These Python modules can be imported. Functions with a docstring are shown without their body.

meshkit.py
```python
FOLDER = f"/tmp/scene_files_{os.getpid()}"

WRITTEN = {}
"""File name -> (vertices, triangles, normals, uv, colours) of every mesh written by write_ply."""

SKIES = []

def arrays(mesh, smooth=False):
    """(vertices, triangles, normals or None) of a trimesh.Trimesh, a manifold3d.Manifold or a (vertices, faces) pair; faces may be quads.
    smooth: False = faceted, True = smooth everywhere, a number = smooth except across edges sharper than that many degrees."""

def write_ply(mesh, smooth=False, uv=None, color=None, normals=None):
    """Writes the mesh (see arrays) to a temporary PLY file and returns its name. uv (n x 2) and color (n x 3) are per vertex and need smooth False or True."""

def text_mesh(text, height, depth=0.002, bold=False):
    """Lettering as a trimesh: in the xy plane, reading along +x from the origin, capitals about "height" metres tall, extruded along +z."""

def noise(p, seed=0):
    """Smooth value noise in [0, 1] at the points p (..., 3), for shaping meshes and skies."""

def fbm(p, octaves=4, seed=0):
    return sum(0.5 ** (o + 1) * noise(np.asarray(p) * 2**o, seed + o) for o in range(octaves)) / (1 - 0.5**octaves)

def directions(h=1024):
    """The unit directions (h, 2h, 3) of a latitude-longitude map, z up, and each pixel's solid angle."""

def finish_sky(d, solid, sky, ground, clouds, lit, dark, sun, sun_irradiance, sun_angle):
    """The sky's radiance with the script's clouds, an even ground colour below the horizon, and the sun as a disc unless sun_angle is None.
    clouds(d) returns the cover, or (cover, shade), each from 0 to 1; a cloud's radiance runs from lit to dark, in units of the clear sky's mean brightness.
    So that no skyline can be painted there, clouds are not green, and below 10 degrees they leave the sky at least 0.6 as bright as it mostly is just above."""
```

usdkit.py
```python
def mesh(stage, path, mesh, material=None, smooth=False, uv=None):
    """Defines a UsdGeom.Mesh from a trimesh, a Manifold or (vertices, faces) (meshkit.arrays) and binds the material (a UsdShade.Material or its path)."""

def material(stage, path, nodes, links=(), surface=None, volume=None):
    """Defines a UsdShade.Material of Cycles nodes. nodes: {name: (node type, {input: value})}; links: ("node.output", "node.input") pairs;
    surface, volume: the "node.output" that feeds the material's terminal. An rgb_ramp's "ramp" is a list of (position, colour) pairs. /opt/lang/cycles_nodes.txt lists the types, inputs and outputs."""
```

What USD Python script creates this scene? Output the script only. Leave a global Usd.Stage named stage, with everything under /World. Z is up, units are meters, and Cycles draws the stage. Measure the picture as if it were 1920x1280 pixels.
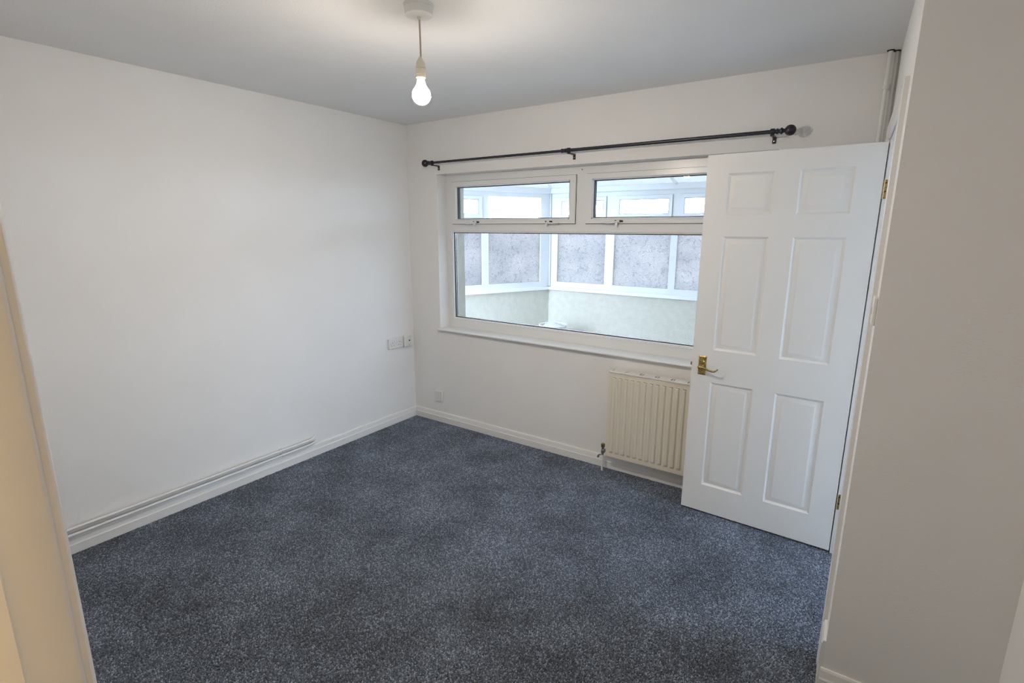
import math, random
import numpy as np, trimesh, usdkit
from pxr import Usd, UsdGeom, UsdLux, UsdShade, Gf, Sdf, Vt

stage = Usd.Stage.CreateInMemory()
UsdGeom.SetStageUpAxis(stage, UsdGeom.Tokens.z)
UsdGeom.SetStageMetersPerUnit(stage, 1.0)
UsdGeom.Xform.Define(stage, '/World')
rng = np.random.default_rng(7)

# ------------------------------------------------------------------ camera, sky, exposure
CAM = np.array([3.17542, -3.14168, 1.62209])
yaw, pitch, roll = -0.599303, 0.214434, 0.002726
fw = np.array([math.sin(yaw) * math.cos(pitch), math.cos(yaw) * math.cos(pitch), -math.sin(pitch)])
rt = np.array([math.cos(yaw), -math.sin(yaw), 0.0]); up = np.cross(rt, fw)
rt, up = math.cos(roll) * rt + math.sin(roll) * up, -math.sin(roll) * rt + math.cos(roll) * up
cam = UsdGeom.Camera.Define(stage, '/World/camera')
m4 = Gf.Matrix4d(*[float(v) for row in ([*rt, 0], [*up, 0], [*(-fw), 0], [*CAM, 1]) for v in row])
cam.AddTransformOp().Set(m4)
cam.CreateHorizontalApertureAttr(36.0); cam.CreateVerticalApertureAttr(24.0)
cam.CreateFocalLengthAttr(18.2569)
cam.CreateClippingRangeAttr(Gf.Vec2f(0.01, 200.0))
cam.CreateExposureAttr(0.70)

sky = UsdLux.DomeLight.Define(stage, '/World/sky')
sky.CreateIntensityAttr(1.0)
sky.CreateColorAttr(Gf.Vec3f(1.95, 2.38, 3.0))          # flat overcast daylight

BULB_LE = 730.0        # radiance of the room's bare bulb
HALL_LE = 300.0        # radiance of the hall lamp behind the camera

# ------------------------------------------------------------------ materials
def mat(name, nodes, links=(), surface=None):
    return usdkit.material(stage, '/World/Looks/' + name, nodes, links, surface=surface)

def plain(name, color, rough=0.5, metallic=0.0, spec=0.5, bump=None, **kw):
    nodes = {'p': ('principled_bsdf', dict(base_color=color, roughness=rough, metallic=metallic, specular_ior_level=spec, **kw))}
    links = []
    if bump:
        scale, dist = bump
        nodes.update(g=('geometry', {}), n=('noise_texture', dict(scale=scale, detail=3.0)),
                     b=('bump', dict(strength=1.0, distance=dist)))
        links += [('g.position', 'n.vector'), ('n.fac', 'b.height'), ('b.normal', 'p.normal')]
    return mat(name, nodes, links, 'p.BSDF')

def mottled(name, c1, c2, scale, rough=0.5, bump=0.0, bscale=None, metallic=0.0, detail=4.0, lo=0.35, hi=0.65, spec=0.5):
    nodes = {'g': ('geometry', {}), 'n': ('noise_texture', dict(scale=scale, detail=detail)),
             'r': ('rgb_ramp', dict(ramp=[(lo, c1), (hi, c2)])),
             'p': ('principled_bsdf', dict(roughness=rough, metallic=metallic, specular_ior_level=spec))}
    links = [('g.position', 'n.vector'), ('n.fac', 'r.fac'), ('r.color', 'p.base_color')]
    if bump:
        nodes.update(n2=('noise_texture', dict(scale=bscale or scale, detail=3.0)), b=('bump', dict(strength=1.0, distance=bump)))
        links += [('g.position', 'n2.vector'), ('n2.fac', 'b.height'), ('b.normal', 'p.normal')]
    return mat(name, nodes, links, 'p.BSDF')

M = {}
M['wall'] = mottled('wall_paint', (.875, .865, .85), (.89, .88, .865), 3.0, rough=.75, bump=.0005, bscale=170, spec=.3)
M['ceil'] = mottled('ceiling_paint', (.86, .86, .86), (.88, .88, .88), 3.0, rough=.85, bump=.0007, bscale=120, spec=.2)
M['gloss'] = plain('gloss_paint', (.84, .835, .82), .32, bump=(60, .0004))
M['door'] = plain('door_paint', (.84, .83, .805), .42, bump=(180, .0003))
M['upvc'] = plain('white_upvc', (.84, .85, .85), .28)
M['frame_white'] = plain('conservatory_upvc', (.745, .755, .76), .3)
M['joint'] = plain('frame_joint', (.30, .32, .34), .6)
M['plastic'] = plain('white_plastic', (.80, .795, .77), .35)
M['cream_plastic'] = plain('aged_plastic', (.78, .73, .62), .4)
M['pipe'] = plain('pipe_paint', (.82, .82, .81), .35)
M['gasket'] = plain('black_gasket', (.02, .021, .028), .5)
M['dark_gap'] = plain('dark_gap', (.03, .03, .03), .8)
M['rad'] = plain('radiator_cream', (.80, .745, .62), .4)
M['rad_top'] = plain('radiator_white', (.85, .84, .80), .4)
M['pole'] = plain('charcoal_metal', (.050, .052, .066), .32, metallic=.6)
M['brass'] = mottled('worn_brass', (.33, .22, .075), (.62, .46, .17), 130, rough=.35, metallic=1.0)
M['brass_dull'] = mottled('dull_brass', (.25, .19, .09), (.42, .33, .15), 90, rough=.42, metallic=1.0)
M['chrome'] = plain('chrome', (.62, .62, .62), .22, metallic=1.0)
M['black'] = plain('black_plastic', (.03, .03, .032), .45)
M['flex'] = plain('lamp_flex', (.55, .47, .36), .6)
M['render'] = mottled('cream_masonry', (.565, .54, .465), (.615, .59, .51), 14, rough=.9, bump=.004, bscale=55)
M['paving'] = mottled('paving', (.30, .30, .29), (.38, .37, .35), 5, rough=.9)
M['hedge'] = mottled('fence_timber', (.16, .17, .16), (.24, .25, .24), 6, rough=.9)
M['lino'] = mottled('pale_lino', (.50, .50, .49), (.56, .56, .55), 8, rough=.5)
M['bag'] = plain('bag_film', (.70, .76, .82), .35)

def pane_mat(name, tint):
    return mat(name, {'lw': ('layer_weight', dict(blend=.5)),
                      'pw': ('math', dict(math_type='power', value2=4.0)),
                      'ma': ('math', dict(math_type='multiply_add', value2=.7, value3=.035, use_clamp=True)),
                      't': ('transparent_bsdf', dict(color=tint)), 'g': ('glossy_bsdf', dict(color=(1, 1, 1), roughness=.0)),
                      'm': ('mix_closure', {})},
               [('lw.facing', 'pw.value1'), ('pw.value', 'ma.value1'), ('ma.value', 'm.fac'), ('t.BSDF', 'm.closure1'), ('g.BSDF', 'm.closure2')], 'm.closure')
M['glass'] = pane_mat('window_glass', (.97, .985, .985))

# patterned privacy glass: pressed curling leaves, lets the daylight through softly
M['frost'] = mat('privacy_glass', {
    'g': ('geometry', {}),
    'n': ('noise_texture', dict(scale=8.5, detail=2.0)),
    'sc': ('mix_color', dict(blend_type='linear_light', fac=.16)),
    'v': ('voronoi_texture', dict(feature='distance_to_edge', scale=14.0)),
    'r': ('rgb_ramp', dict(ramp=[(0.0, (.235, .223, .223)), (.03, (.295, .28, .276)), (.075, (.385, .362, .346)), (.4, (.338, .322, .312))])),
    'w': ('noise_texture', dict(scale=85.0, detail=2.0, distortion=2.5)),
    'wr': ('rgb_ramp', dict(ramp=[(.34, (.76, .77, .79)), (.46, (.95, .96, .97)), (.62, (1, 1, 1)), (.75, (1.12, 1.12, 1.12))])),
    'mu': ('mix_color', dict(blend_type='multiply', fac=1.0)),
    'pn': ('noise_texture', dict(scale=3.5, detail=2.0)), 'pr': ('rgb_ramp', dict(ramp=[(.35, (.88, .89, .91)), (.65, (1, 1, 1))])),
    'mp': ('mix_color', dict(blend_type='multiply', fac=1.0)),
    'ba': ('bump', dict(strength=.8, distance=.004)),
    'tl': ('translucent_bsdf', {}), 'tr': ('transparent_bsdf', {}),
    'gl': ('glossy_bsdf', dict(color=(1, 1, 1), roughness=.15)),
    'm1': ('mix_closure', dict(fac=.12)), 'm2': ('mix_closure', dict(fac=.05))},
    [('g.position', 'n.vector'), ('g.position', 'sc.a'), ('n.color', 'sc.b'), ('sc.result', 'v.vector'), ('v.distance', 'r.fac'),
     ('g.position', 'w.vector'), ('w.fac', 'wr.fac'), ('r.color', 'mp.a'), ('g.position', 'pn.vector'), ('pn.fac', 'pr.fac'), ('pr.color', 'mp.b'), ('mp.result', 'mu.a'), ('wr.color', 'mu.b'),
     ('mu.result', 'tl.color'), ('mu.result', 'tr.color'), ('w.fac', 'ba.height'), ('ba.normal', 'gl.normal'),
     ('tl.BSDF', 'm1.closure1'), ('tr.BSDF', 'm1.closure2'), ('m1.closure', 'm2.closure1'), ('gl.BSDF', 'm2.closure2')], 'm2.closure')
M['roof'] = mat('opal_roof_sheet', {
    'tl': ('translucent_bsdf', dict(color=(.37, .365, .36))), 'd': ('diffuse_bsdf', dict(color=(.8, .82, .84))),
    'm': ('mix_closure', dict(fac=.35))}, [('tl.BSDF', 'm.closure1'), ('d.BSDF', 'm.closure2')], 'm.closure')

def lamp_mat(name, color, le):
    return mat(name, {'e': ('emission', dict(color=color, strength=le))}, [], 'e.emission')
M['bulb'] = lamp_mat('lit_bulb', (1.0, .895, .77), BULB_LE)
M['bulb_top'] = lamp_mat('lit_bulb_upper_shell', (1.0, .84, .62), BULB_LE * .03)
M['hall_bulb'] = lamp_mat('lit_hall_bulb', (1.0, .66, .30), HALL_LE)

# carpet: slate yarn with lighter and darker flecks; each tuft takes its own tone
def carpet(name, yarn):
    nodes = {'g': ('geometry', {}), 'n': ('noise_texture', dict(scale=3.2, detail=4.0, roughness=.6)),
             'mr': ('map_range', dict(from_min=.3, from_max=.7, to_min=.70, to_max=1.32)),
             'cr': ('rgb_ramp', dict(ramp=[(0, (.078, .094, .123)), (.45, (.138, .165, .209)), (.8, (.207, .243, .305)), (1.0, (.37, .42, .51))])),
             'mu': ('mix_color', dict(blend_type='multiply', fac=1.0)),
             'cc': ('combine_color', {}), 'p': ('principled_bsdf', dict(roughness=.95, specular_ior_level=.1, sheen_weight=.15, sheen_roughness=.5))}
    links = [('g.position', 'n.vector'), ('n.fac', 'mr.value'), ('mr.result', 'cc.r'), ('mr.result', 'cc.g'), ('mr.result', 'cc.b'),
             ('cr.color', 'mu.a'), ('cc.color', 'mu.b'), ('mu.result', 'p.base_color')]
    if yarn:
        nodes['o'] = ('object_info', {}); links += [('o.random', 'cr.fac')]
    else:
        nodes['w'] = ('noise_texture', dict(scale=260.0, detail=2.0)); links += [('g.position', 'w.vector'), ('w.fac', 'cr.fac')]
    return mat(name, nodes, links, 'p.BSDF')
M['carpet'] = carpet('carpet_backing', False)
M['yarn'] = carpet('carpet_yarn', True)

# ------------------------------------------------------------------ prim helpers
used = {}
def numbered(path):
    n = used.get(path, 0); used[path] = n + 1
    return path if n == 0 else f'{path}_{n:03d}'

def tag(o, label=None, cat=None, group=None, kind=None):
    p = o.GetPrim() if hasattr(o, 'GetPrim') else o
    for k, v in (('label', label), ('category', cat), ('group', group), ('kind', kind)):
        if v: p.SetCustomDataByKey(k, v)
    return o

def thing(name, label, cat, loc=(0, 0, 0), rotz=0.0, kind=None, group=None):
    x = UsdGeom.Xform.Define(stage, numbered('/World/' + name))
    if any(loc): x.AddTranslateOp().Set(Gf.Vec3d(*map(float, loc)))
    if rotz: x.AddRotateZOp().Set(math.degrees(rotz))
    return tag(x, label, cat, group, kind)

def obj(name, mesh, m, parent=None, smooth=False, **t):
    base = str(parent.GetPath()) if parent is not None else '/World'
    o = usdkit.mesh(stage, numbered(base + '/' + name), mesh, M[m] if isinstance(m, str) else m, smooth=smooth)
    return tag(o, **t) if t else o

cat_ = trimesh.util.concatenate
def box(x0, x1, y0, y1, z0, z1, c=0.0):
    x0, x1 = sorted((x0, x1)); y0, y1 = sorted((y0, y1)); z0, z1 = sorted((z0, z1))
    if c <= 0:
        b = trimesh.creation.box((x1 - x0, y1 - y0, z1 - z0)); b.apply_translation(((x0 + x1) / 2, (y0 + y1) / 2, (z0 + z1) / 2)); return b
    p = []
    for X, sx in ((x0, 1), (x1, -1)):
        for Y, sy in ((y0, 1), (y1, -1)):
            for Z, sz in ((z0, 1), (z1, -1)):
                p += [(X, Y + sy * c, Z + sz * c), (X + sx * c, Y, Z + sz * c), (X + sx * c, Y + sy * c, Z)]
    return trimesh.convex.convex_hull(np.array(p))

def hull(pts): return trimesh.convex.convex_hull(np.array(pts, float))

def prism(profile, A, B, n, u=(0, 0, 1)):
    """profile (a, b) points swept straight from A to B; a along n, b along u."""
    import shapely.geometry as sg
    A, B, n, u = (np.array(v, float) for v in (A, B, n, u))
    d = B - A; L = np.linalg.norm(d)
    e = trimesh.creation.extrude_polygon(sg.Polygon(profile), L, engine='earcut')
    T = np.eye(4); T[:3, 0] = n; T[:3, 1] = u; T[:3, 2] = d / L; T[:3, 3] = A
    e.apply_transform(T)
    if np.linalg.det(T[:3, :3]) < 0: e.invert()
    return e

def tube(pts, r, seg=16, caps=True):
    pts = np.array(pts, float); n = len(pts)
    rr = np.full(n, r) if np.isscalar(r) else np.array(r, float)
    t = np.gradient(pts, axis=0); t /= np.linalg.norm(t, axis=1)[:, None]
    ref = np.array([0, 0, 1.0]) if abs(t[0][2]) < .9 else np.array([1.0, 0, 0])
    a = np.cross(t[0], ref); a /= np.linalg.norm(a); V = []
    for i in range(n):
        a = a - (a @ t[i]) * t[i]; a /= np.linalg.norm(a); b = np.cross(t[i], a)
        th = np.linspace(0, 2 * np.pi, seg, endpoint=False)
        V.append(pts[i] + rr[i] * (np.cos(th)[:, None] * a + np.sin(th)[:, None] * b))
    V = np.vstack(V); F = []
    for i in range(n - 1):
        for j in range(seg):
            k = (j + 1) % seg
            F += [(i * seg + j, i * seg + k, (i + 1) * seg + k), (i * seg + j, (i + 1) * seg + k, (i + 1) * seg + j)]
    if caps:
        c0, c1 = len(V), len(V) + 1; V = np.vstack([V, pts[0], pts[-1]])
        for j in range(seg):
            k = (j + 1) % seg
            F += [(c0, k, j), (c1, (n - 1) * seg + j, (n - 1) * seg + k)]
    mm = trimesh.Trimesh(V, F, process=False); mm.fix_normals(); return mm

def lathe(profile, at, axis=(0, 0, 1), seg=32):
    """profile (r, h) from bottom to top, turned about the axis through at."""
    pr = [(max(r, 1e-5), h) for r, h in profile]
    ax = np.array(axis, float); ax /= np.linalg.norm(ax)
    T = trimesh.geometry.align_vectors([0, 0, 1], ax)
    th = np.linspace(0, 2 * np.pi, seg, endpoint=False)
    V = np.vstack([np.stack([r * np.cos(th), r * np.sin(th), np.full(seg, h)], 1) for r, h in pr]); F = []
    for i in range(len(pr) - 1):
        for j in range(seg):
            k = (j + 1) % seg
            F += [(i * seg + j, i * seg + k, (i + 1) * seg + k), (i * seg + j, (i + 1) * seg + k, (i + 1) * seg + j)]
    mm = trimesh.Trimesh(V, F, process=False); mm.apply_transform(T); mm.apply_translation(at); mm.fix_normals(); return mm

def grid_wall(us, vs, solid, y0, y1, frame=None):
    """boxes for the filled cells of a u-v grid between depths y0 and y1 (a wall with openings)."""
    return cat_([box(us[i], us[i + 1], y0, y1, vs[j], vs[j + 1]) for i in range(len(us) - 1) for j in range(len(vs) - 1) if solid(i, j)])

H = 2.418
def RX(y): return 3.175 - 0.0285 * y           # the right-hand wall leans very slightly off square

# ------------------------------------------------------------------ room shell
obj('wall_left', box(-.15, 0, -3.13, 0.0, 0, H), 'wall', label='white painted left wall with pipes and sockets, no openings', cat='wall', kind='structure')
WX0, WX1, WZ0, WZ1 = .315, 2.711, .817, 2.028
def back_wall():
    inner = grid_wall([-.15, WX0, WX1, 3.75], [0, WZ0, WZ1, H], lambda i, j: not (i == 1 and j == 1), 0, .17)
    outer = grid_wall([-.15, WX0 + .022, WX1 - .022, 3.75], [-.15, WZ0 + .02, WZ1 - .02, 2.75], lambda i, j: not (i == 1 and j == 1), .17, .30)
    return inner, outer
wi, wo = back_wall()
o = obj('wall_back', wi, 'wall', label='white painted back wall around the wide window', cat='wall', kind='structure')
obj('outer_leaf', wo, 'render', o)
DH = 2.0
PXW = 5.0
# right wall with the doorway (s = distance from the back corner), slightly out of square
th_r = math.atan(.0285)
RW = thing('wall_right', 'white painted right wall holding the doorway of the panelled door', 'wall', (RX(0), 0, 0), th_r, kind='structure')
# local frame: x outwards of the room (+x), y = -s along the wall
obj('plaster', cat_([box(0, .10, 0, -.25, 0, H), box(0, .10, -.25, -1.04, DH + .03, H), box(0, .10, -1.04, -1.2275, 0, H)]), 'wall', RW)
obj('wall_recess_back', box(RX(-1.227), 3.75, -1.2272, -1.12, 0, H), 'wall', label='plain wall facing the camera at the right, beside the panelled door', cat='wall', kind='structure')
obj('wall_recess_right', box(3.65, 3.75, -3.13, -1.2274, 0, H), 'wall', label='wall at the far right edge of the photo', cat='wall', kind='structure')
obj('wall_porch', cat_([box(3.751, PXW + .1, -1.2272, -1.12, 0, H), box(PXW, PXW + .1, -1.119, -.84, 0, H), box(PXW, PXW + .1, -.06, 0, 0, H), box(PXW, PXW + .1, -.84, -.06, 2.2, H), box(3.751, PXW + .1, 0, .17, 0, H)]),
    'wall', label='porch walls beyond the doorway behind the panelled door', cat='wall', kind='structure')
JX, JX2 = 2.475, 3.245
obj('wall_front', cat_([box(0, JX - .03, -3.12, -3.0, 0, H), box(JX2 + .03, 3.65, -3.12, -3.0, 0, H), box(JX - .03, JX2 + .03, -3.12, -3.0, DH + .03, H)]),
    'wall', label='entrance wall around the doorway the room is seen from', cat='wall', kind='structure')
obj('wall_hall', cat_([box(1.7, 1.8, -4.4, -3.121, 0, H), box(1.8, 4.2, -4.5, -4.4, 0, H), box(4.2, 4.3, -4.4, -3.121, 0, H), box(3.751, 4.2, -3.16, -3.121, 0, H)]),
    'wall', label='hall walls behind the entrance doorway', cat='wall', kind='structure')
obj('ceiling', box(-.15, PXW + .1, -4.5, 0.0, H, H + .12), 'ceil', label='flat white painted ceiling over the room', cat='ceiling', kind='structure')

# floor: backing slab and the carpet pile
fl = thing('floor', 'dark slate grey flecked carpet covering the whole floor', 'carpet', kind='structure')
obj('backing', box(-.15, PXW + .1, -4.5, 0.0, -.10, -.0045), 'carpet', fl)
def pile():
    sp = .0062
    xs, ys = np.meshgrid(np.arange(.012, 3.64, sp), np.arange(-3.2, -.012, sp * .866))
    xs = xs + (np.arange(xs.shape[0]) % 2)[:, None] * sp / 2
    P = np.stack([xs.ravel(), ys.ravel()], 1) + rng.normal(0, sp * .18, (xs.size, 2))
    keep = (P[:, 0] < RX(P[:, 1]) - .004) | (P[:, 1] < -1.245) | ((P[:, 0] < RX(P[:, 1]) + .095) & (P[:, 1] > -1.022) & (P[:, 1] < -.268))
    keep &= (P[:, 1] > -3.0) | ((P[:, 0] > JX) & (P[:, 0] < JX2))
    # only where the photo could see it from about here
    d = np.c_[P - CAM[:2], np.full(len(P), -CAM[2])]
    zz = d @ fw; px = (d @ rt) / np.maximum(zz, .05); py = (d @ up) / np.maximum(zz, .05)
    keep &= (zz > .05) & (np.abs(px) < 1.25) & (np.abs(py) < .95)
    P = P[keep]
    protos = []
    inst = UsdGeom.PointInstancer.Define(stage, str(fl.GetPath()) + '/pile')
    for k in range(3):
        a = np.linspace(0, 2 * np.pi, 5, endpoint=False) + k
        ring = lambda r, z, dx, dy: [(r * np.cos(t) + dx, r * np.sin(t) + dy, z) for t in a]
        lean = [(.0012, 0), (-.0006, .0010), (-.0004, -.0012)][k]
        v = ring(.0030, -.005, 0, 0) + ring(.0034, -.0012, lean[0] * .5, lean[1] * .5) + ring(.0019, .0015, lean[0], lean[1]) + [(lean[0] * 1.2, lean[1] * 1.2, .0022)]
        f = []
        for r in range(2):
            for j in range(5):
                q = (j + 1) % 5; b = r * 5
                f += [(b + j, b + q, b + 5 + q), (b + j, b + 5 + q, b + 5 + j)]
        f += [(10 + j, 10 + (j + 1) % 5, 15) for j in range(5)]
        usdkit.mesh(stage, str(inst.GetPath()) + f'/tuft_{k:03d}' if k else str(inst.GetPath()) + '/tuft', trimesh.Trimesh(v, f, process=False), M['yarn'], smooth=True)
        protos.append(Sdf.Path(str(inst.GetPath()) + (f'/tuft_{k:03d}' if k else '/tuft')))
    inst.CreatePrototypesRel().SetTargets(protos)
    n = len(P)
    z = rng.normal(0, .0007, n) - .0005
    inst.CreatePositionsAttr(Vt.Vec3fArray.FromNumpy(np.c_[P, z].astype(np.float32)))
    inst.CreateProtoIndicesAttr(Vt.IntArray.FromNumpy(rng.integers(0, 3, n).astype(np.int32)))
    ang = rng.uniform(0, 2 * np.pi, n)
    inst.CreateOrientationsAttr(Vt.QuathArray([Gf.Quath(float(math.cos(t / 2)), 0.0, 0.0, float(math.sin(t / 2))) for t in ang]))
    sc = rng.uniform(.9, 1.25, (n, 1)).repeat(3, 1); inst.CreateScalesAttr(Vt.Vec3fArray.FromNumpy(sc.astype(np.float32)))
    tag(inst, kind='stuff', label='carpet pile')
pile()

# ------------------------------------------------------------------ skirting boards
SK = [(0, 0), (.0155, 0), (.0155, .048), (.0125, .053), (.0085, .080), (.0055, .087), (0, .088)]
obj('baseboard_left', prism(SK, (0, -3.0, 0), (0, 0, 0), (1, 0, 0)), 'gloss', label='white skirting board along the left wall under the pipes', cat='skirting board', kind='structure')
obj('baseboard_back', prism(SK, (.0155, 0, 0), (3.17, 0, 0), (0, -1, 0)), 'gloss', label='white skirting board along the back wall under the window', cat='skirting board', kind='structure')
SKR = [(0, 0), (.0155, 0), (.0155, .060), (.0125, .066), (.0085, .092), (.0055, .099), (0, .100)]
obj('baseboard_recess', prism(SKR, (3.205, -1.2272, 0), (3.65, -1.2272, 0), (0, -1, 0)), 'gloss', label='white skirting board at the foot of the wall beside the door', cat='skirting board', kind='structure')
obj('baseboard_right', prism([(0, 0), (.013, 0), (.013, .19), (.008, .205), (0, .206)], (RX(-1.105), -1.105, 0), (RX(-1.2272), -1.2272, 0), (-1, 0, 0)), 'gloss',
    label='short white plinth at the outside wall corner beside the door', cat='skirting board', kind='structure')
obj('baseboard_recess_right', prism(SKR, (3.65, -3.0, 0), (3.65, -1.243, 0), (-1, 0, 0)), 'gloss', label='white skirting board below the far right wall', cat='skirting board', kind='structure')
obj('baseboard_front', prism(SK, (.0155, -3.0, 0), (JX - .08, -3.0, 0), (0, 1, 0)), 'gloss', label='white skirting board along the entrance wall', cat='skirting board', kind='structure')

# ------------------------------------------------------------------ trims: door linings and architraves
ARC = [(0, 0), (.062, 0), (.062, .013), (.056, .0155), (.034, .0155), (.026, .012), (.020, .0135), (.012, .011), (.006, .0105), (.002, .0085), (0, .006)]   # (away from opening, proud of wall)
t1 = thing('trim_1', 'white door lining and architrave of the right-hand doorway', 'door frame', (RX(0), 0, 0), th_r, kind='structure')
obj('lining', cat_([box(.001, .102, -.262, -.25, 0, DH + .03), box(.001, .102, -1.028, -1.04, 0, DH + .03), box(.001, .102, -.262, -1.028, DH, DH + .03)]), 'gloss', t1)
obj('stop', cat_([box(.042, .058, -.274, -.2621, 0, DH), box(.042, .058, -1.016, -1.0279, 0, DH), box(.042, .058, -.274, -1.016, DH - .012, DH)]), 'gloss', t1)
obj('architrave', prism(ARC, (0, -1.037, 0), (0, -1.037, DH + .067), (0, -1, 0), (-1, 0, 0)), 'gloss', t1)
obj('architrave', prism(ARC, (0, -.215, 0), (0, -.215, DH + .067), (0, 1, 0), (-1, 0, 0)), 'gloss', t1)
obj('architrave', prism(ARC, (0, -1.037, DH + .006), (0, -.215, DH + .006), (0, 0, 1), (-1, 0, 0)), 'gloss', t1)

t2 = thing('trim_2', 'white lining and moulded architrave of the entrance doorway, left foreground', 'door frame', kind='structure')
def rounded_lining(x, s):      # lining whose room-side arris is rounded
    r = .006; pts = [(x - s * .03, -3.125), (x, -3.125), (x, -3.0 - r)] + [(x - s * (r - r * math.cos(a)), -3.0 - r + r * math.sin(a)) for a in np.linspace(.15, math.pi / 2, 7)] + [(x - s * .03, -3.0)]
    return pts
obj('lining', prism(rounded_lining(JX, 1), (0, 0, 0), (0, 0, DH + .03), (1, 0, 0), (0, 1, 0)), 'gloss', t2, smooth=40)
obj('lining', prism(rounded_lining(JX2, -1), (0, 0, 0), (0, 0, DH + .03), (1, 0, 0), (0, 1, 0)), 'gloss', t2, smooth=40)
obj('lining', box(JX, JX2, -3.125, -3.0, DH, DH + .03), 'gloss', t2)
obj('stop', box(JX, JX + .012, -3.095, -3.050, 0, DH, .0015), 'gloss', t2)
obj('stop', box(JX2 - .012, JX2, -3.095, -3.050, 0, DH, .0015), 'gloss', t2)
obj('architrave', prism(ARC, (JX - .006, -3.0, 0), (JX - .006, -3.0, DH + .067), (-1, 0, 0), (0, 1, 0)), 'gloss', t2, smooth=35)
obj('architrave', prism(ARC, (JX2 + .006, -3.0, 0), (JX2 + .006, -3.0, DH + .067), (1, 0, 0), (0, 1, 0)), 'gloss', t2, smooth=35)
obj('architrave', prism(ARC, (JX - .006, -3.0, DH + .006), (JX2 + .006, -3.0, DH + .006), (0, 0, 1), (0, 1, 0)), 'gloss', t2, smooth=35)

# ------------------------------------------------------------------ the main window
w1 = thing('window_1', 'wide white upvc window with two top-hung lights over one big pane', 'window', kind='structure')
FY0, FY1 = .11, .17
def rect_ring(x0, x1, z0, z1, l, r, b, t, y0, y1, c=.0):
    return cat_([box(x0, x0 + l, y0, y1, z0, z1, c), box(x1 - r, x1, y0, y1, z0, z1, c), box(x0 + l, x1 - r, y0, y1, z0, z0 + b, c), box(x0 + l, x1 - r, y0, y1, z1 - t, z1, c)])
SL, SR = (.377, 1.477, 1.655, 1.974), (1.557, 2.649, 1.655, 1.974)
frame = cat_([rect_ring(WX0, WX1, WZ0, WZ1, .058, .058, .078, .052, FY0, FY1),
              box(WX0 + .058, WX1 - .058, FY0, FY1, 1.592, 1.654), box(1.479, 1.555, FY0, FY1, 1.654, WZ1 - .052)])
obj('frame', frame, 'upvc', w1)
def bead(x0, x1, z0, z1, w, y0, y1):      # sloping glazing bead round an opening (inner edge x0..z1), sloping back to the glass
    out = []
    for A, B, n in (((x0, y1, z0), (x1, y1, z0), (0, 0, -1)), ((x0, y1, z1), (x1, y1, z1), (0, 0, 1)), ((x0, y1, z0), (x0, y1, z1), (-1, 0, 0)), ((x1, y1, z0), (x1, y1, z1), (1, 0, 0))):
        out.append(prism([(0, 0), (w, 0), (w, y1 - y0), (w * .75, y1 - y0), (0, (y1 - y0) * .35)], A, B, n, (0, -1, 0)))
    return cat_(out)
def glazing(x0, x1, z0, z1, y, parent):
    g = obj('pane', box(x0 - .008, x1 + .008, y, y + .02, z0 - .008, z1 + .008), 'glass', parent)
    obj('gasket', rect_ring(x0 - .004, x1 + .004, z0 - .004, z1 + .004, .0075, .0075, .0075, .0075, y - .004, y + .024), 'gasket', g)
    obj('spacer_bar', rect_ring(x0 - .006, x1 + .006, z0 - .006, z1 + .006, .011, .011, .011, .011, y + .004, y + .016), 'chrome', g)
LG = (.372, 2.655, .900, 1.588)
obj('bead', bead(*LG, .016, FY0 - .004, FY0 + .022), 'upvc', w1)
glazing(*LG, FY0 + .022, w1)
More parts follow.
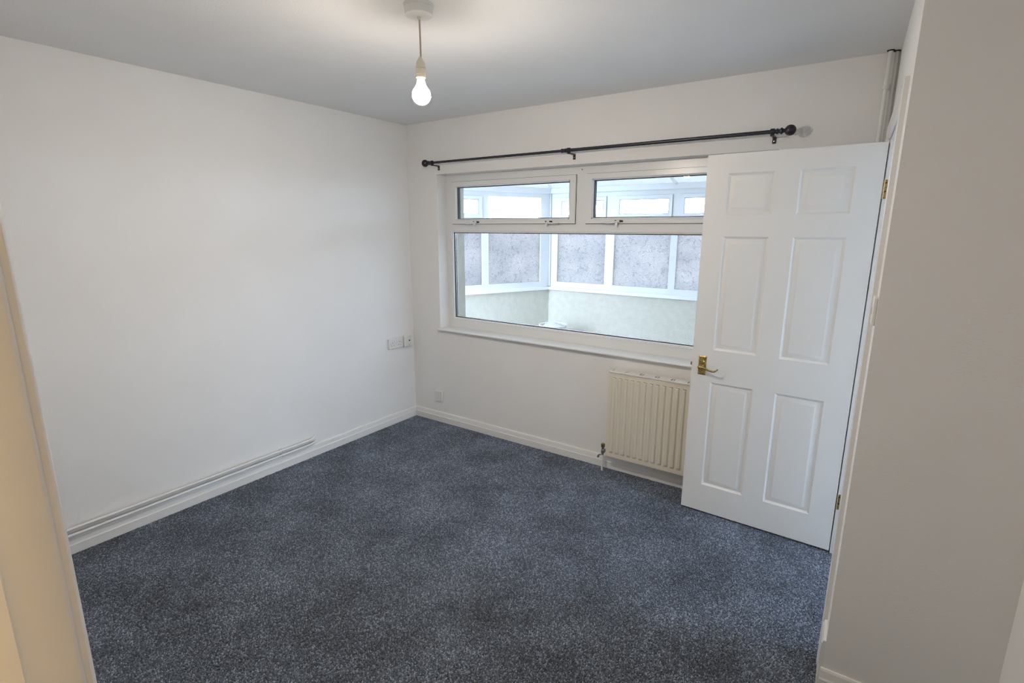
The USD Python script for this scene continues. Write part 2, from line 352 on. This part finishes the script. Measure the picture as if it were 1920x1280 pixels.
def handle(cx, cz, s, parent):
    """casement fastener on the bottom rail: white back plate, lever pointing to side s, dark key screws."""
    h = obj('handle', cat_([box(cx - .022, cx + .022, FY0 - .026, FY0 - .015, cz - .004, cz + .012, .002),
                            tube([(cx, FY0 - .022, cz), (cx + s * .012, FY0 - .036, cz - .003), (cx + s * .05, FY0 - .040, cz - .006), (cx + s * .103, FY0 - .036, cz - .005)], [.008, .0075, .006, .0045], 10),
                            hull([(cx - .010, FY0 - .03, cz), (cx + .010, FY0 - .03, cz), (cx - .005, FY0 - .03, cz - .028), (cx + .005, FY0 - .03, cz - .028), (cx - .010, FY0 - .018, cz), (cx + .010, FY0 - .018, cz), (cx - .005, FY0 - .018, cz - .028), (cx + .005, FY0 - .018, cz - .028)])]), 'upvc', parent)
    for dx in (-.004, .030):
        obj('screw', lathe([(0, 0), (.0055, 0), (.0055, .003), (0, .003)], (cx + dx, FY0 - .026, cz + .0055), (0, -1, 0), 12), 'black', h)
    obj('catch', box(cx + .018, cx + .042, FY0 - .024, FY0 - .0151, cz - .001, cz + .010, .002), 'black', h)
for k, (x0, x1, z0, z1) in enumerate((SL, SR)):
    s = obj('sash', rect_ring(x0, x1, z0, z1, .042, .042, .030, .032, FY0 - .015, FY0 + .045), 'upvc', w1)
    obj('sash_bead', bead(x0 + .052, x1 - .05, z0 + .038, z1 - .041, .012, FY0 - .017, FY0 + .006), 'upvc', s)
    g = obj('pane', box(x0 + .04, x1 - .04, FY0 + .006, FY0 + .026, z0 + .028, z1 - .03), 'glass', w1)
    obj('gasket', rect_ring(x0 + .049, x1 - .047, z0 + .034, z1 - .0375, .0075, .0075, .0075, .0075, FY0 + .002, FY0 + .03), 'gasket', g)
    obj('seal', rect_ring(x0 - .0028, x1 + .0028, z0 - .0028, z1 + .0028, .0036, .0036, .0036, .0036, FY0 - .001, FY0 + .01), 'dark_gap', s)
handle(.615, 1.664, -1, w1); handle(1.262, 1.664, 1, w1); handle(1.785, 1.665, -1, w1); handle(2.43, 1.664, 1, w1)
obj('screw_head', lathe([(0, 0), (.005, 0), (.004, .0015), (0, .002)], (1.516, FY0, 2.006), (0, -1, 0), 12), 'brass_dull', w1)
board = [(-.118, 0), (0, 0), (.030, 0), (.0335, -.0035), (.035, -.008), (.0335, -.0125), (.030, -.016), (.0, -.016), (-.118, -.016)]
obj('window_board', cat_([prism([(a, b) for a, b in board if a >= 0], (WX0 - .006, 0, WZ0 + .001), (WX1 + .006, 0, WZ0 + .001), (0, -1, 0)),
                          box(WX0 + .0005, WX1 - .0005, 0, FY0, WZ0 - .015, WZ0 + .001)]), 'upvc', w1, smooth=50)

# ------------------------------------------------------------------ panelled door, standing open
DTH = .0333857
d1 = thing('door_1', 'white six-panel door with brass lever standing open by the window', 'door', (3.1783, -.26125, .012), math.pi - DTH, kind='structure')
# local: x along the leaf from the hinge edge, y = -front ... front face looks to local +y
DW, DHT, TK = .7625, 1.981, .035
PX = [(.108, .328), (.435, .655)]
PZ = [(.166, .780), (.963, 1.572), (1.680, 1.886)]
xs = [0, PX[0][0], PX[0][1], PX[1][0], PX[1][1], DW]
zs = [0] + [v for p in PZ for v in p] + [DHT]
leaf = []
for i in range(5):
    for j in range(7):
        if not (i in (1, 3) and j in (1, 3, 5)):
            leaf.append(box(xs[i], xs[i + 1], -TK, 0, zs[j], zs[j + 1]))
obj('leaf', cat_(leaf), 'door', d1)
def panel(x0, x1, z0, z1):
    """moulded panel: ovolo in, flat quirk, bevel up to the raised field; on both faces."""
    prof = [(0, 0), (.0015, .0012), (.004, .0032), (.008, .0066), (.011, .0082), (.0135, .0085), (.0165, .0082), (.036, .0018), (.0385, .0012)]
    V, F = [], []
    for side in (1, -1):
        b = len(V)
        for a, d in prof:
            y = -d if side > 0 else -TK + d
            V += [(x0 + a, y, z0 + a), (x1 - a, y, z0 + a), (x1 - a, y, z1 - a), (x0 + a, y, z1 - a)]
        for r in range(len(prof) - 1):
            for k in range(4):
                q = (k + 1) % 4
                f = [(b + r * 4 + k, b + r * 4 + q, b + r * 4 + 4 + q), (b + r * 4 + k, b + r * 4 + 4 + q, b + r * 4 + 4 + k)]
                F += f if side < 0 else [x[::-1] for x in f]
        e = b + (len(prof) - 1) * 4
        f = [(e, e + 1, e + 2), (e, e + 2, e + 3)]
        F += f if side < 0 else [x[::-1] for x in f]
    mm = trimesh.Trimesh(V, F, process=False); mm.fix_normals(); return mm
for x0, x1 in PX:
    for z0, z1 in PZ:
        obj('panel', panel(x0, x1, z0, z1), 'door', d1, smooth=15)
def lever_set(side, name):
    y0 = 0 if side > 0 else -TK
    ny = side
    f = lambda x, d, z: (x, y0 + ny * d, z)
    plate = cat_([hull([f(x, d, z) for x in (.685, .726) for z in (.817, .923) for d in (0, .0025)] + [f(x, .0045, z) for x in (.690, .721) for z in (.822, .918)]),
                  hull([f(x, d, z) for x in (.693, .718) for z in (.826, .914) for d in (.003, .0055)]),
                  lathe([(.0115, 0), (.0115, .004), (.009, .007), (.0, .0075)], f(.7055, .004, .893), (0, ny, 0), 20)])
    p = obj('handle_plate', plate, 'brass', d1, label='worn brass lever plate')
    obj('rose', lathe([(.013, 0), (.013, .008), (.0105, .011), (.010, .034), (.0115, .036), (.0115, .046), (.006, .052), (0, .053)], f(.7055, .003, .868), (0, ny, 0), 20), 'brass', p, smooth=40)
    L = [(.7055, .045, .868), (.69, .048, .869), (.674, .05, .864), (.657, .05, .858), (.640, .05, .855), (.626, .05, .857), (.616, .049, .864), (.610, .047, .871)]
    obj('lever', tube([f(*q) for q in L], [.0075, .007, .006, .0052, .005, .005, .0045, .0042], 14), 'brass_dull', p, smooth=50)
    obj('keyhole', box(.7035, .7075, y0 + ny * .0060, y0 + ny * .0049, .838, .852), 'black', p)
lever_set(1, 'front'); lever_set(-1, 'rear')
obj('latch', cat_([box(DW - .0005, DW + .0012, -.028, -.007, .84, .90), hull([(DW, -.012, .860), (DW, -.023, .860), (DW, -.012, .878), (DW, -.023, .878), (DW + .011, -.012, .860), (DW + .011, -.012, .878), (DW + .003, -.023, .860), (DW + .003, -.023, .878)])]), 'brass_dull', d1)
for z in (1.741, .235):
    pin = cat_([lathe([(.0048, 0), (.0048, .082 / 5 - .001)], (-.0026, -TK - .004, z + k * .082 / 5), seg=12) for k in range(5)] + [lathe([(0, -.003), (.0055, -.002), (.0055, .001)], (-.0026, -TK - .004, z), seg=12), lathe([(.0055, .081), (.0055, .084), (0, .086)], (-.0026, -TK - .004, z), seg=12)])
    hg = obj('hinge', cat_([pin, box(-.0012, -.0002, -.033, -.002, z, z + .082)]), 'brass', d1, label='brass butt hinge')
    obj('hinge_leaf', box(-.0265, .0004, -.0014, .0003, z, z + .082), 'brass', hg)
    for k in range(4):
        obj('screw', lathe([(0, 0), (.0034, 0), (.0028, .0008), (0, .001)], (-.0215 + .010 * (k % 2), .0002, z + .014 + k * .018), (0, 1, 0), 10), 'black', hg)

# glazed outer door of the porch behind the doorway (lets daylight in, out of the photo's sight)
d2 = thing('door_2', 'glazed outer door of the porch beyond the doorway, out of sight', 'door', kind='structure')
a, b = PXW + .02, PXW + .07
obj('frame', cat_([box(a, b, -.84, -.77, 0, 2.2), box(a, b, -.13, -.06, 0, 2.2), box(a, b, -.77, -.13, 0, .12), box(a, b, -.77, -.13, 2.1, 2.2)]), 'upvc', d2)
obj('pane', box(a + .02, a + .028, -.775, -.125, .115, 2.105), 'glass', d2)

# ------------------------------------------------------------------ curtain pole
PZC, PYC = 2.105, -.080
cp = thing('curtain_pole', 'charcoal metal curtain pole with ball finials above the window', 'curtain pole')
obj('rod', tube([(.30, PYC, PZC), (1.475, PYC, PZC)], .0082, 20), 'pole', cp, smooth=40)
obj('rod', tube([(1.475, PYC, PZC), (2.14, PYC, PZC), (2.74, PYC, PZC)], .0098, 20), 'pole', cp, smooth=40)
obj('collar', lathe([(.0085, 0), (.0125, .001), (.0135, .006), (.0112, .010), (.0112, .024), (.0130, .027), (.0125, .034), (.0098, .036)], (1.462, PYC, PZC), (1, 0, 0), 24), 'pole', cp, smooth=40)
fin = [(.0095, 0), (.0135, .002), (.0135, .009), (.0105, .012), (.0105, .018), (.0150, .021), (.0160, .026), (.0125, .031), (.0095, .034), (.0095, .040)]
R = .0265; c = .040 + R - .002
ball = fin + [(R * math.sin(a), c - R * math.cos(a)) for a in np.linspace(.36, math.pi, 16)]
obj('finial', lathe(ball, (.340, PYC, PZC), (-1, 0, 0), 28), 'pole', cp, smooth=40)
obj('finial', lathe(ball, (2.700, PYC, PZC), (1, 0, 0), 28), 'pole', cp, smooth=40)
for bx in (.344, 1.514, 2.684):
    b = obj('bracket', cat_([lathe([(.0100, -.010), (.0150, -.010), (.0155, 0), (.0150, .010), (.0100, .010)], (bx, PYC, PZC), (1, 0, 0), 24),
                             box(bx - .009, bx + .009, PYC - .004, -.0005, PZC - .021, PZC - .0145, .001),
                             box(bx - .009, bx + .009, -.0045, -.0003, PZC - .048, PZC - .014, .001)]), 'pole', cp)
    obj('screw', lathe([(0, 0), (.0045, 0), (.0035, .002), (0, .0028)], (bx, -.0045, PZC - .036), (0, -1, 0), 12), 'chrome', b)

# ------------------------------------------------------------------ pendant lamp
BX, BY = 1.700, -1.592
pl = thing('pendant_lamp', 'bare lit bulb hanging on a short flex from the ceiling', 'lamp', (BX, BY, 0))
obj('ceiling_rose', lathe([(.0, -.040), (.006, -.040), (.046, -.038), (.050, -.035), (.0525, -.012), (.0525, -.011), (.054, -.010), (.055, 0)], (0, 0, H - .0005), seg=40), 'plastic', pl, smooth=30)
obj('rose_gland', lathe([(.0, -.050), (.0045, -.050), (.0065, -.045), (.008, -.038)], (0, 0, H), seg=16), 'cream_plastic', pl, smooth=40)
zb = np.linspace(H - .046, 2.235, 14)
obj('flex', tube([(.0022 * math.sin((H - z) * 9), .001 * math.cos((H - z) * 7), z) for z in zb], .0034, 10), 'flex', pl, smooth=True)
obj('lampholder', lathe([(.0, 2.243), (.005, 2.243), (.008, 2.238), (.0155, 2.226), (.0175, 2.215), (.0185, 2.206), (.0185, 2.204), (.0172, 2.2035), (.0172, 2.2025), (.0188, 2.202), (.0190, 2.186), (.0188, 2.1815), (.0165, 2.181), (.0165, 2.179), (.0182, 2.1785), (.0182, 2.172), (.0160, 2.170), (.0, 2.170)][::-1], (0, 0, 0), seg=32), 'cream_plastic', pl, smooth=30)
obj('bulb_cap', lathe([(.0135, 2.163), (.0150, 2.166), (.0150, 2.171)], (0, 0, 0), seg=28), 'plastic', pl, smooth=40)
r = .035; zc = 2.112; ac = 1.42
b = obj('bulb', lathe([(0, zc - r)] + [(r * math.sin(a), zc - r * math.cos(a)) for a in np.linspace(.12, ac, 16)], (0, 0, 0), seg=32), 'bulb', pl, smooth=True, label='glowing white bulb')
obj('upper_shell', lathe([(r * math.sin(a), zc - r * math.cos(a)) for a in np.linspace(ac, 2.35, 12)] + [(.0215, zc + .030), (.0180, zc + .036), (.0155, zc + .044), (.0140, zc + .052)], (0, 0, 0), seg=32), 'bulb_top', b, smooth=True)

# hall wall lamp, out of sight behind the camera: its warm light falls across the doorway on to the jamb at the left
hl = thing('wall_lamp', 'lit bulb on a wall bracket in the hall behind the doorway', 'lamp', (4.0, -3.161, 1.78))
obj('back_plate', lathe([(0, .012), (.04, .012), (.048, .006), (.048, 0)][::-1], (0, 0, 0), (0, -1, 0), 28), 'plastic', hl, smooth=30)
obj('arm', tube([(0, -.010, 0), (0, -.036, -.006), (0, -.051, .016), (0, -.052, .045)], .006, 10), 'brass', hl, smooth=40)
obj('lampholder', lathe([(0, 0), (.016, .002), (.018, .03), (.015, .032)], (0, -.052, .042), seg=20), 'cream_plastic', hl, smooth=30)
obj('bulb', lathe([(.013, .0)] + [(.030 * math.sin(a), .054 - .030 * math.cos(a)) for a in np.linspace(.5, math.pi, 16)], (0, -.052, .07), seg=24), 'hall_bulb', hl, smooth=True)

# ------------------------------------------------------------------ radiator under the window
RX0, RX1, RZ0, RZ1 = 1.860, 2.660, .124, .722
rd = thing('radiator', 'cream ribbed panel radiator below the window, half behind the door', 'radiator', (RX0, 0, 0))
W = RX1 - RX0
def rad_front(y, s):
    """pressed panel: vertical flutes whose ends round off, one sheet with thickness."""
    nx, nz = 241, 61
    X = np.linspace(.004, W - .004, nx); Z = np.concatenate([np.linspace(RZ0, RZ0 + .07, 22), np.linspace(RZ0 + .07, RZ1 - .08, 16)[1:], np.linspace(RZ1 - .08, RZ1 - .004, 24)[1:]])
    nz = len(Z); P = .0408
    XX, ZZ = np.meshgrid(X, Z)
    ph = ((XX - .018) % P) / P
    flute = np.clip((np.abs(ph - .5) - .22) / .10, 0, 1)            # 0 = on the raised rib, 1 = in the valley
    flute = flute * flute * (3 - 2 * flute)
    e = np.clip(np.minimum((ZZ - (RZ0 + .034)) / .012, (RZ1 - .040 - ZZ) / .005), 0, 1) * np.clip(np.minimum((XX - .014) / .006, (W - .014 - XX) / .006), 0, 1)
    flat = np.clip(np.minimum(ZZ - RZ0, RZ1 - .004 - ZZ) / .006, 0, 1)
    Y = y + s * (.0075 * e * (1 - flute) + .003 * flat)
    V = np.stack([XX, Y, ZZ], -1).reshape(-1, 3); V2 = V.copy(); V2[:, 1] = y - s * .006
    i, j = np.meshgrid(np.arange(nz - 1), np.arange(nx - 1), indexing='ij'); a = (i * nx + j).ravel()
    F = np.vstack([np.stack([a, a + 1, a + nx + 1], 1), np.stack([a, a + nx + 1, a + nx], 1)])
    n = len(V); rim = np.concatenate([np.arange(nx), np.arange(1, nz) * nx + nx - 1, (nz - 1) * nx + np.arange(nx - 2, -1, -1), np.arange(nz - 2, 0, -1) * nx])
    q = np.roll(rim, -1); side = np.vstack([np.stack([rim, rim + n, q + n], 1), np.stack([rim, q + n, q], 1)])
    mm = trimesh.Trimesh(np.vstack([V, V2]), np.vstack([F, F[:, ::-1] + n, side]), process=False); mm.fix_normals(); return mm
obj('front_panel', rad_front(-.094, -1), 'rad', rd, smooth=35)
obj('rear_panel', rad_front(-.040, 1), 'rad', rd, smooth=35)
obj('side_panel', box(0, .004, -.098, -.034, RZ0 + .012, RZ1 - .001, .001), 'rad', rd)
obj('side_panel', box(W - .004, W, -.098, -.034, RZ0 + .012, RZ1 - .001, .001), 'rad', rd)
def grille():
    xs = [0.0]; out = []
    slots = [.018] + [c + d for c in (.112, .2115, .311, .4105, .510, .6095, .709) for d in (-.0075, .0075)] + [W - .018]
    edge = [0] + [v for s_ in slots for v in (s_ - .0030, s_ + .0030)] + [W]
    for k in range(0, len(edge), 2):
        out.append(box(edge[k], edge[k + 1], -.092, -.044, RZ1 - .003, RZ1))
    out += [box(0, W, -.1025, -.0918, RZ1 - .009, RZ1 + .0008, .001), box(0, W, -.0442, -.034, RZ1 - .009, RZ1 + .0008, .001)]
    return cat_(out)
obj('top_grille', grille(), 'rad_top', rd)
fin = []
for k in range(19):
    x = .035 + k * .0408
    fin.append(box(x, x + .0015, -.087, -.047, RZ0 + .06, RZ1 - .06))
fin.append(box(.01, W - .01, -.069, -.065, RZ0 + .05, RZ1 - .05)); 
obj('convector_fins', cat_(fin), 'dark_gap', rd)
for k in range(18):
    obj('slot', box(.020 + .0408 * k + .0408 * .5 - .0105, .020 + .0408 * k + .0408 * .5 + .0105, -.1005, -.0955, RZ1 - .0435, RZ1 - .0405), 'dark_gap', rd)
v = obj('valve', cat_([lathe([(.0075, 0), (.0075, .035)], (-.034, -.066, .112), seg=16), lathe([(.012, 0), (.013, .004), (.013, .022), (.010, .026)], (-.034, -.066, .128), seg=6),
                       tube([(-.034, -.066, .150), (-.012, -.066, .150), (.004, -.066, .150)], [.0095, .0085, .008], 14), lathe([(.012, 0), (.013, .006), (.013, .014), (.012, .016)], (-.022, -.066, .150), (1, 0, 0), 6),
                       lathe([(.008, 0), (.009, .014)], (-.034, -.066, .154), seg=14)]), 'chrome', rd, label='chrome radiator valve', smooth=30)
obj('valve_cap', lathe([(.0095, 0), (.0125, .004), (.0135, .022), (.012, .027), (0, .028)], (-.034, -.066, .168), seg=18), 'brass_dull', v, smooth=40)
obj('drain_cock', cat_([tube([(-.034, -.066, .118), (-.055, -.066, .112), (-.066, -.066, .104)], [.006, .0055, .004], 10), lathe([(.0075, 0), (.0075, .010), (.004, .012)], (-.064, -.066, .098), (-.6, 0, -.8), 8)]), 'chrome', v)
obj('tail_pipe', tube([(-.034, -.066, -.002), (-.034, -.066, .115)], .0076, 14), 'pipe', rd, smooth=40)
for x in (.15, W - .18):
    obj('hanging_bracket', cat_([box(x, x + .03, -.034, -.0005, .22, .27), box(x, x + .03, -.003, -.0005, .27, .62), box(x, x + .03, -.034, -.0005, .62, .67)]), 'rad', rd)

# ------------------------------------------------------------------ heating pipes
def side_pipe(z, label, up_):
    t = thing('heating_pipe', label, 'pipe', group=None)
    e = [(.028, y, z) for y in np.linspace(-2.985, -1.10, 16)]
    e += [(.028 - .034 * (1 - math.cos(a)), -1.10 + .075 * math.sin(a), z + up_ * (1 - math.cos(a))) for a in np.linspace(.15, math.pi / 2, 9)]
    obj('tube', tube(e, .0076, 14), 'pipe', t, smooth=40)
    for y in (-1.30, -2.62):
        obj('clip', cat_([box(.0003, .022, y - .007, y + .007, z - .006, z + .006, .001), lathe([(.0080, -.006), (.0102, -.006), (.0102, .006), (.0080, .006)], (.028, y, z), (0, 1, 0), 18)]), 'plastic', t)
side_pipe(.141, 'upper white heating pipe running above the left skirting board', .012)
side_pipe(.107, 'lower white heating pipe running just above the left skirting board', .006)
def corner_pipe(x, y, r, label, nclip):
    t = thing('riser_pipe', label, 'pipe')
    obj('tube', tube([(x, y, .0), (x, y, 1.2), (x, y, H - .001)], r, 18), 'pipe', t, smooth=40)
    obj('ceiling_collar', lathe([(r + .0005, -.004), (r + .006, -.003), (r + .006, 0)], (x, y, H - .0003), seg=20), 'dark_gap', t)
    if nclip:
        for z in (2.262, 1.1):
            obj('clip', cat_([box(x - .008, x + .008, y + r * .6, -.0004, z - .008, z + .008, .001), lathe([(r + .0003, -.009), (r + .004, -.009), (r + .004, .009), (r + .0003, .009)], (x, y, z), seg=20)]), 'plastic', t)
corner_pipe(3.135, -.034, .0092, 'white vertical pipe in the back right corner, the front one', True)
corner_pipe(3.1590, -.012, .0075, 'thin vertical pipe squeezed behind the other in the right corner', False)

# ------------------------------------------------------------------ electrical plates
ds = thing('double_socket', 'white double power socket on the left wall near the corner', 'socket', (0, -.2175, .6915))
obj('back_box', box(.0003, .010, -.0775, .0775, -.0405, .0405, .001), 'plastic', ds)
obj('plate', box(.010, .0175, -.0795, .0795, -.0425, .0425, .003), 'plastic', ds)
for c in (-.038, .038):
    for a, b, z0, z1 in ((-.002, .002, .004, .0125), (-.014, -.008, -.019, -.0150), (.008, .014, -.019, -.0150)):
        obj('pin_slot', box(.0170, .0179, c + a, c + b, z0, z1), 'black', ds)
    obj('rocker', hull([(.0172, c * .32 - .0065, .006), (.0172, c * .32 + .0065, .006), (.0172, c * .32 - .0065, .026), (.0172, c * .32 + .0065, .026), (.0215, c * .32 - .0055, .008), (.0215, c * .32 + .0055, .008), (.0188, c * .32 - .0055, .025), (.0188, c * .32 + .0055, .025)]), 'plastic', ds)
for y in (-.061, .061):
    obj('screw', lathe([(0, 0), (.003, 0), (.0025, .001), (0, .0012)], (.0174, y, 0), (1, 0, 0), 10), 'black', ds)
sp = thing('aerial_socket', 'square white outlet with one dark hole, right of the double socket', 'socket', (0, -.0945, .6905))
obj('back_box', box(.0003, .026, -.040, .040, -.046, .046, .002), 'plastic', sp)
obj('plate', box(.026, .032, -.0425, .0425, -.048, .048, .003), 'plastic', sp)
obj('connector', cat_([lathe([(.0035, 0), (.0062, 0), (.0062, .004), (.0035, .004)], (.032, .014, .004), (1, 0, 0), 16), lathe([(0, .0005), (.0045, .0005), (.0045, .001), (0, .001)], (.032, .014, .004), (1, 0, 0), 16)]), 'black', sp)
for z in (-.032, .036):
    obj('screw', lathe([(0, 0), (.003, 0), (.0025, .001), (0, .0012)], (.0318, .014, z), (1, 0, 0), 10), 'brass_dull', sp)
ph = thing('telephone_socket', 'square white plate low on the back wall near the corner', 'socket', (.283, 0, .2275))
obj('back_box', box(-.042, .042, -.012, -.0003, -.043, .043, .002), 'plastic', ph)
obj('plate', cat_([box(-.044, .014, -.0185, -.012, -.045, .045, .002), box(.0152, .044, -.0185, -.012, -.045, .045, .002)]), 'plastic', ph)
obj('shutter', box(.022, .037, -.0192, -.0180, -.010, .008, .0003), 'plastic', ph)
sw = thing('light_switch', 'white light switch on the edge-on wall right of the door', 'switch', (RX(-1.165), -1.165, 1.373), th_r)
obj('plate', box(-.010, -.0003, -.043, .043, -.043, .043, .002), 'plastic', sw)
obj('rocker', hull([(-.0095, -.007, -.012), (-.0095, .007, -.012), (-.0095, -.007, .012), (-.0095, .007, .012), (-.017, -.006, .011), (-.017, .006, .011), (-.0115, -.006, -.011), (-.0115, .006, -.011)]), 'plastic', sw)

# ------------------------------------------------------------------ conservatory beyond the window
CX, CY = -.330, 2.858                       # its left corner (room side); the faceted sides lean inwards
AL = math.radians(65); CX2 = 2.885
LEN = (CY - .30) / math.sin(AL)
# local frame of each run: x along the run, +y outwards
obj('floor_conservatory', box(-2.2, 4.9, .30, CY + .4, -.15, -.001), 'lino', label='pale floor of the conservatory beyond the window', cat='floor', kind='structure')
runs = [('back', (CX, CY), 0.0, CX2 - CX), ('left', (CX - LEN * math.cos(AL), CY - LEN * math.sin(AL)), AL, LEN), ('right', (CX2, CY), -AL, LEN)]
names = dict(back='cream rendered dwarf wall at the back of the conservatory', left='cream rendered dwarf wall on the left of the conservatory', right='cream rendered dwarf wall on the right of the conservatory')
wnames = dict(back='white conservatory window run facing the room, frosted below', left='white conservatory window run on its left side, frosted below', right='white conservatory window run on its right side, hidden by the door')
num = dict(back=2, left=3, right=4)
SILL, EAVE = .868, 2.056
for nm, (px, py), ang, L in runs:
    e0, e1 = (0, L)
    w = thing(f'wall_conservatory_{nm}', names[nm], 'wall', (px, py, 0), ang, kind='structure')
    obj('masonry', box(e0 - .06, e1 + .06, .0, .20, 0, SILL - .030), 'render', w)
    obj('sill', prism([(-.22, 0), (.035, 0), (.040, -.006), (.040, -.034), (.034, -.040), (-.22, -.040)], (e0 - .02, 0, SILL), (e1 + .02, 0, SILL), (0, -1, 0)), 'upvc', w)
    win = thing(f'window_{num[nm]}', wnames[nm], 'window', (px, py, 0), ang, kind='structure')
    Y0, Y1 = .035, .10
    if nm == 'back': edges = [(.100, .775), (.890, 1.580), (1.660, 2.350), (2.430, L - .095)]
    elif nm == 'left': edges = [(L - b, L - a) for a, b in ((.118, .888), (.976, 1.745), (1.833, 2.60))][::-1]
    else: edges = [(.118, .888), (.976, 1.745), (1.833, 2.60)]
    post = [box(e0 - .03, edges[0][0] - .001, Y0, Y1, SILL, EAVE), box(edges[-1][1] + .001, e1 + .03, Y0, Y1, SILL, EAVE)]
    post += [box(edges[k][1], edges[k + 1][0], Y0, Y1, SILL + .05, EAVE - .05) for k in range(len(edges) - 1)]
    fr = cat_(post + [box(e0, e1, Y0 + .0005, Y1, SILL, SILL + .066), box(e0, e1, Y0 + .0005, Y1, EAVE - .052, EAVE)] +
              [box(a, b, Y0 + .001, Y1 - .001, 1.660, 1.742) for a, b in edges])
    obj('frame', fr, 'frame_white', win)
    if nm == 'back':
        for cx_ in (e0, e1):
            obj('corner_joint', box(cx_ - .004, cx_ + .004, Y0 - .006, Y0 + .004, SILL, EAVE), 'joint', win)  # gray strip painted in for the shade in the corner crease
    obj('eaves_beam', box(e0 - .06, e1 + .06, Y0 - .030, Y1 + .06, EAVE, EAVE + .07, .006), 'frame_white', win)
    for k, (a, b) in enumerate(edges):
        g = obj('frosted_pane', box(a - .006, b + .006, Y0 + .022, Y0 + .028, SILL + .060, 1.666), 'frost', win)
        vent = nm == 'back' or k == 1
        if vent:
            sash = obj('vent_sash', rect_ring(a + .002, b - .002, 1.744, EAVE - .054, .056, .038 if nm == 'back' else .056, .048, .045, Y0 - .018, Y0 + .04), 'frame_white', win)
            obj('seal', rect_ring(a - .001, b + .001, 1.741, EAVE - .051, .005, .005, .005, .005, Y0 - .003, Y0 + .01), 'joint', sash)
            obj('gasket', rect_ring(a + .054, b - (.036 if nm == 'back' else .054), 1.788, EAVE - .095, .005, .005, .005, .005, Y0 - .0185, Y0), 'joint', sash)
            obj('pane', box(a + .05, b - .034, Y0 + .0, Y0 + .006, 1.785, EAVE - .092), 'glass', sash)
            mx = (a + b) / 2
            obj('handle', cat_([box(mx - .03, mx + .03, Y0 - .028, Y0 - .018, 1.757, 1.770, .002), tube([(mx, Y0 - .03, 1.764), (mx + .01, Y0 - .045, 1.763), (mx + .09, Y0 - .045, 1.760)], .006, 8)]), 'upvc', sash)
        else:
            obj('pane', box(a - .006, b + .006, Y0 + .022, Y0 + .028, 1.736, EAVE - .046), 'glass', win)

# opal roof falling from the house wall to the eaves, in three facets with hip bars
rf = thing('ceiling_conservatory', 'white opal sheet roof sloping over the conservatory', 'roof', kind='structure')
zt, ze = 2.72, EAVE + .06
AP, AP2 = np.array([.75, .30, zt]), np.array([1.80, .30, zt])
ov = .10
C1, C2 = np.array([CX - .05, CY + ov, ze]), np.array([CX2 + .05, CY + ov, ze])
E1 = np.array([CX - LEN * math.cos(AL) - ov, .30, ze]); E2 = np.array([CX2 + LEN * math.cos(AL) + ov, .30, ze])
def slab(*p):
    p = np.array(p); return hull(np.vstack([p, p + [0, 0, .016]]))
obj('roof_sheet', slab(AP, AP2, C2, C1), 'roof', rf); obj('roof_sheet', slab(AP, C1, E1), 'roof', rf); obj('roof_sheet', slab(AP2, C2, E2), 'roof', rf)
def bar(a, b, w=.022): return tube([a - [0, 0, .012], (a + b) / 2 - [0, 0, .012], b - [0, 0, .012]], w, 4)
for a, b in ((AP, C1), (AP2, C2), (AP * .5 + AP2 * .5, C1 * .5 + C2 * .5)):
    obj('hip_bar', bar(a, b), 'upvc', rf)

# white bin at the foot of the conservatory corner
bn = thing('plastic_bin', 'white round plastic bin in the conservatory corner, seen through the big pane', 'bin', (.0, 2.41, 0))
obj('tub', lathe([(0, 0.0), (.135, .0), (.140, .01), (.168, .435), (.176, .440), (.178, .452), (.170, .456), (.164, .452), (.160, .436), (.134, .02), (0, .016)], (0, 0, 0), seg=40), 'plastic', bn, smooth=30)
def bag():
    m_ = trimesh.creation.icosphere(4, 1.0); import meshkit
    v_ = np.array(m_.vertices); n_ = meshkit.fbm(v_ * 2.2 + 5, 4, 3)[:, None]
    v_ = v_ * (.8 + .4 * n_) * np.array([.135, .135, .07]); v_[:, 2] += .405
    return trimesh.Trimesh(v_, m_.faces, process=False)
obj('liner', bag(), 'bag', bn, smooth=True)

# ground and fence outside, dimly seen through the frosted panes
obj('ground', box(-90, 90, -90, 90, -.40, -.20), 'paving', label='grey paving outside around the house', cat='ground', kind='structure')
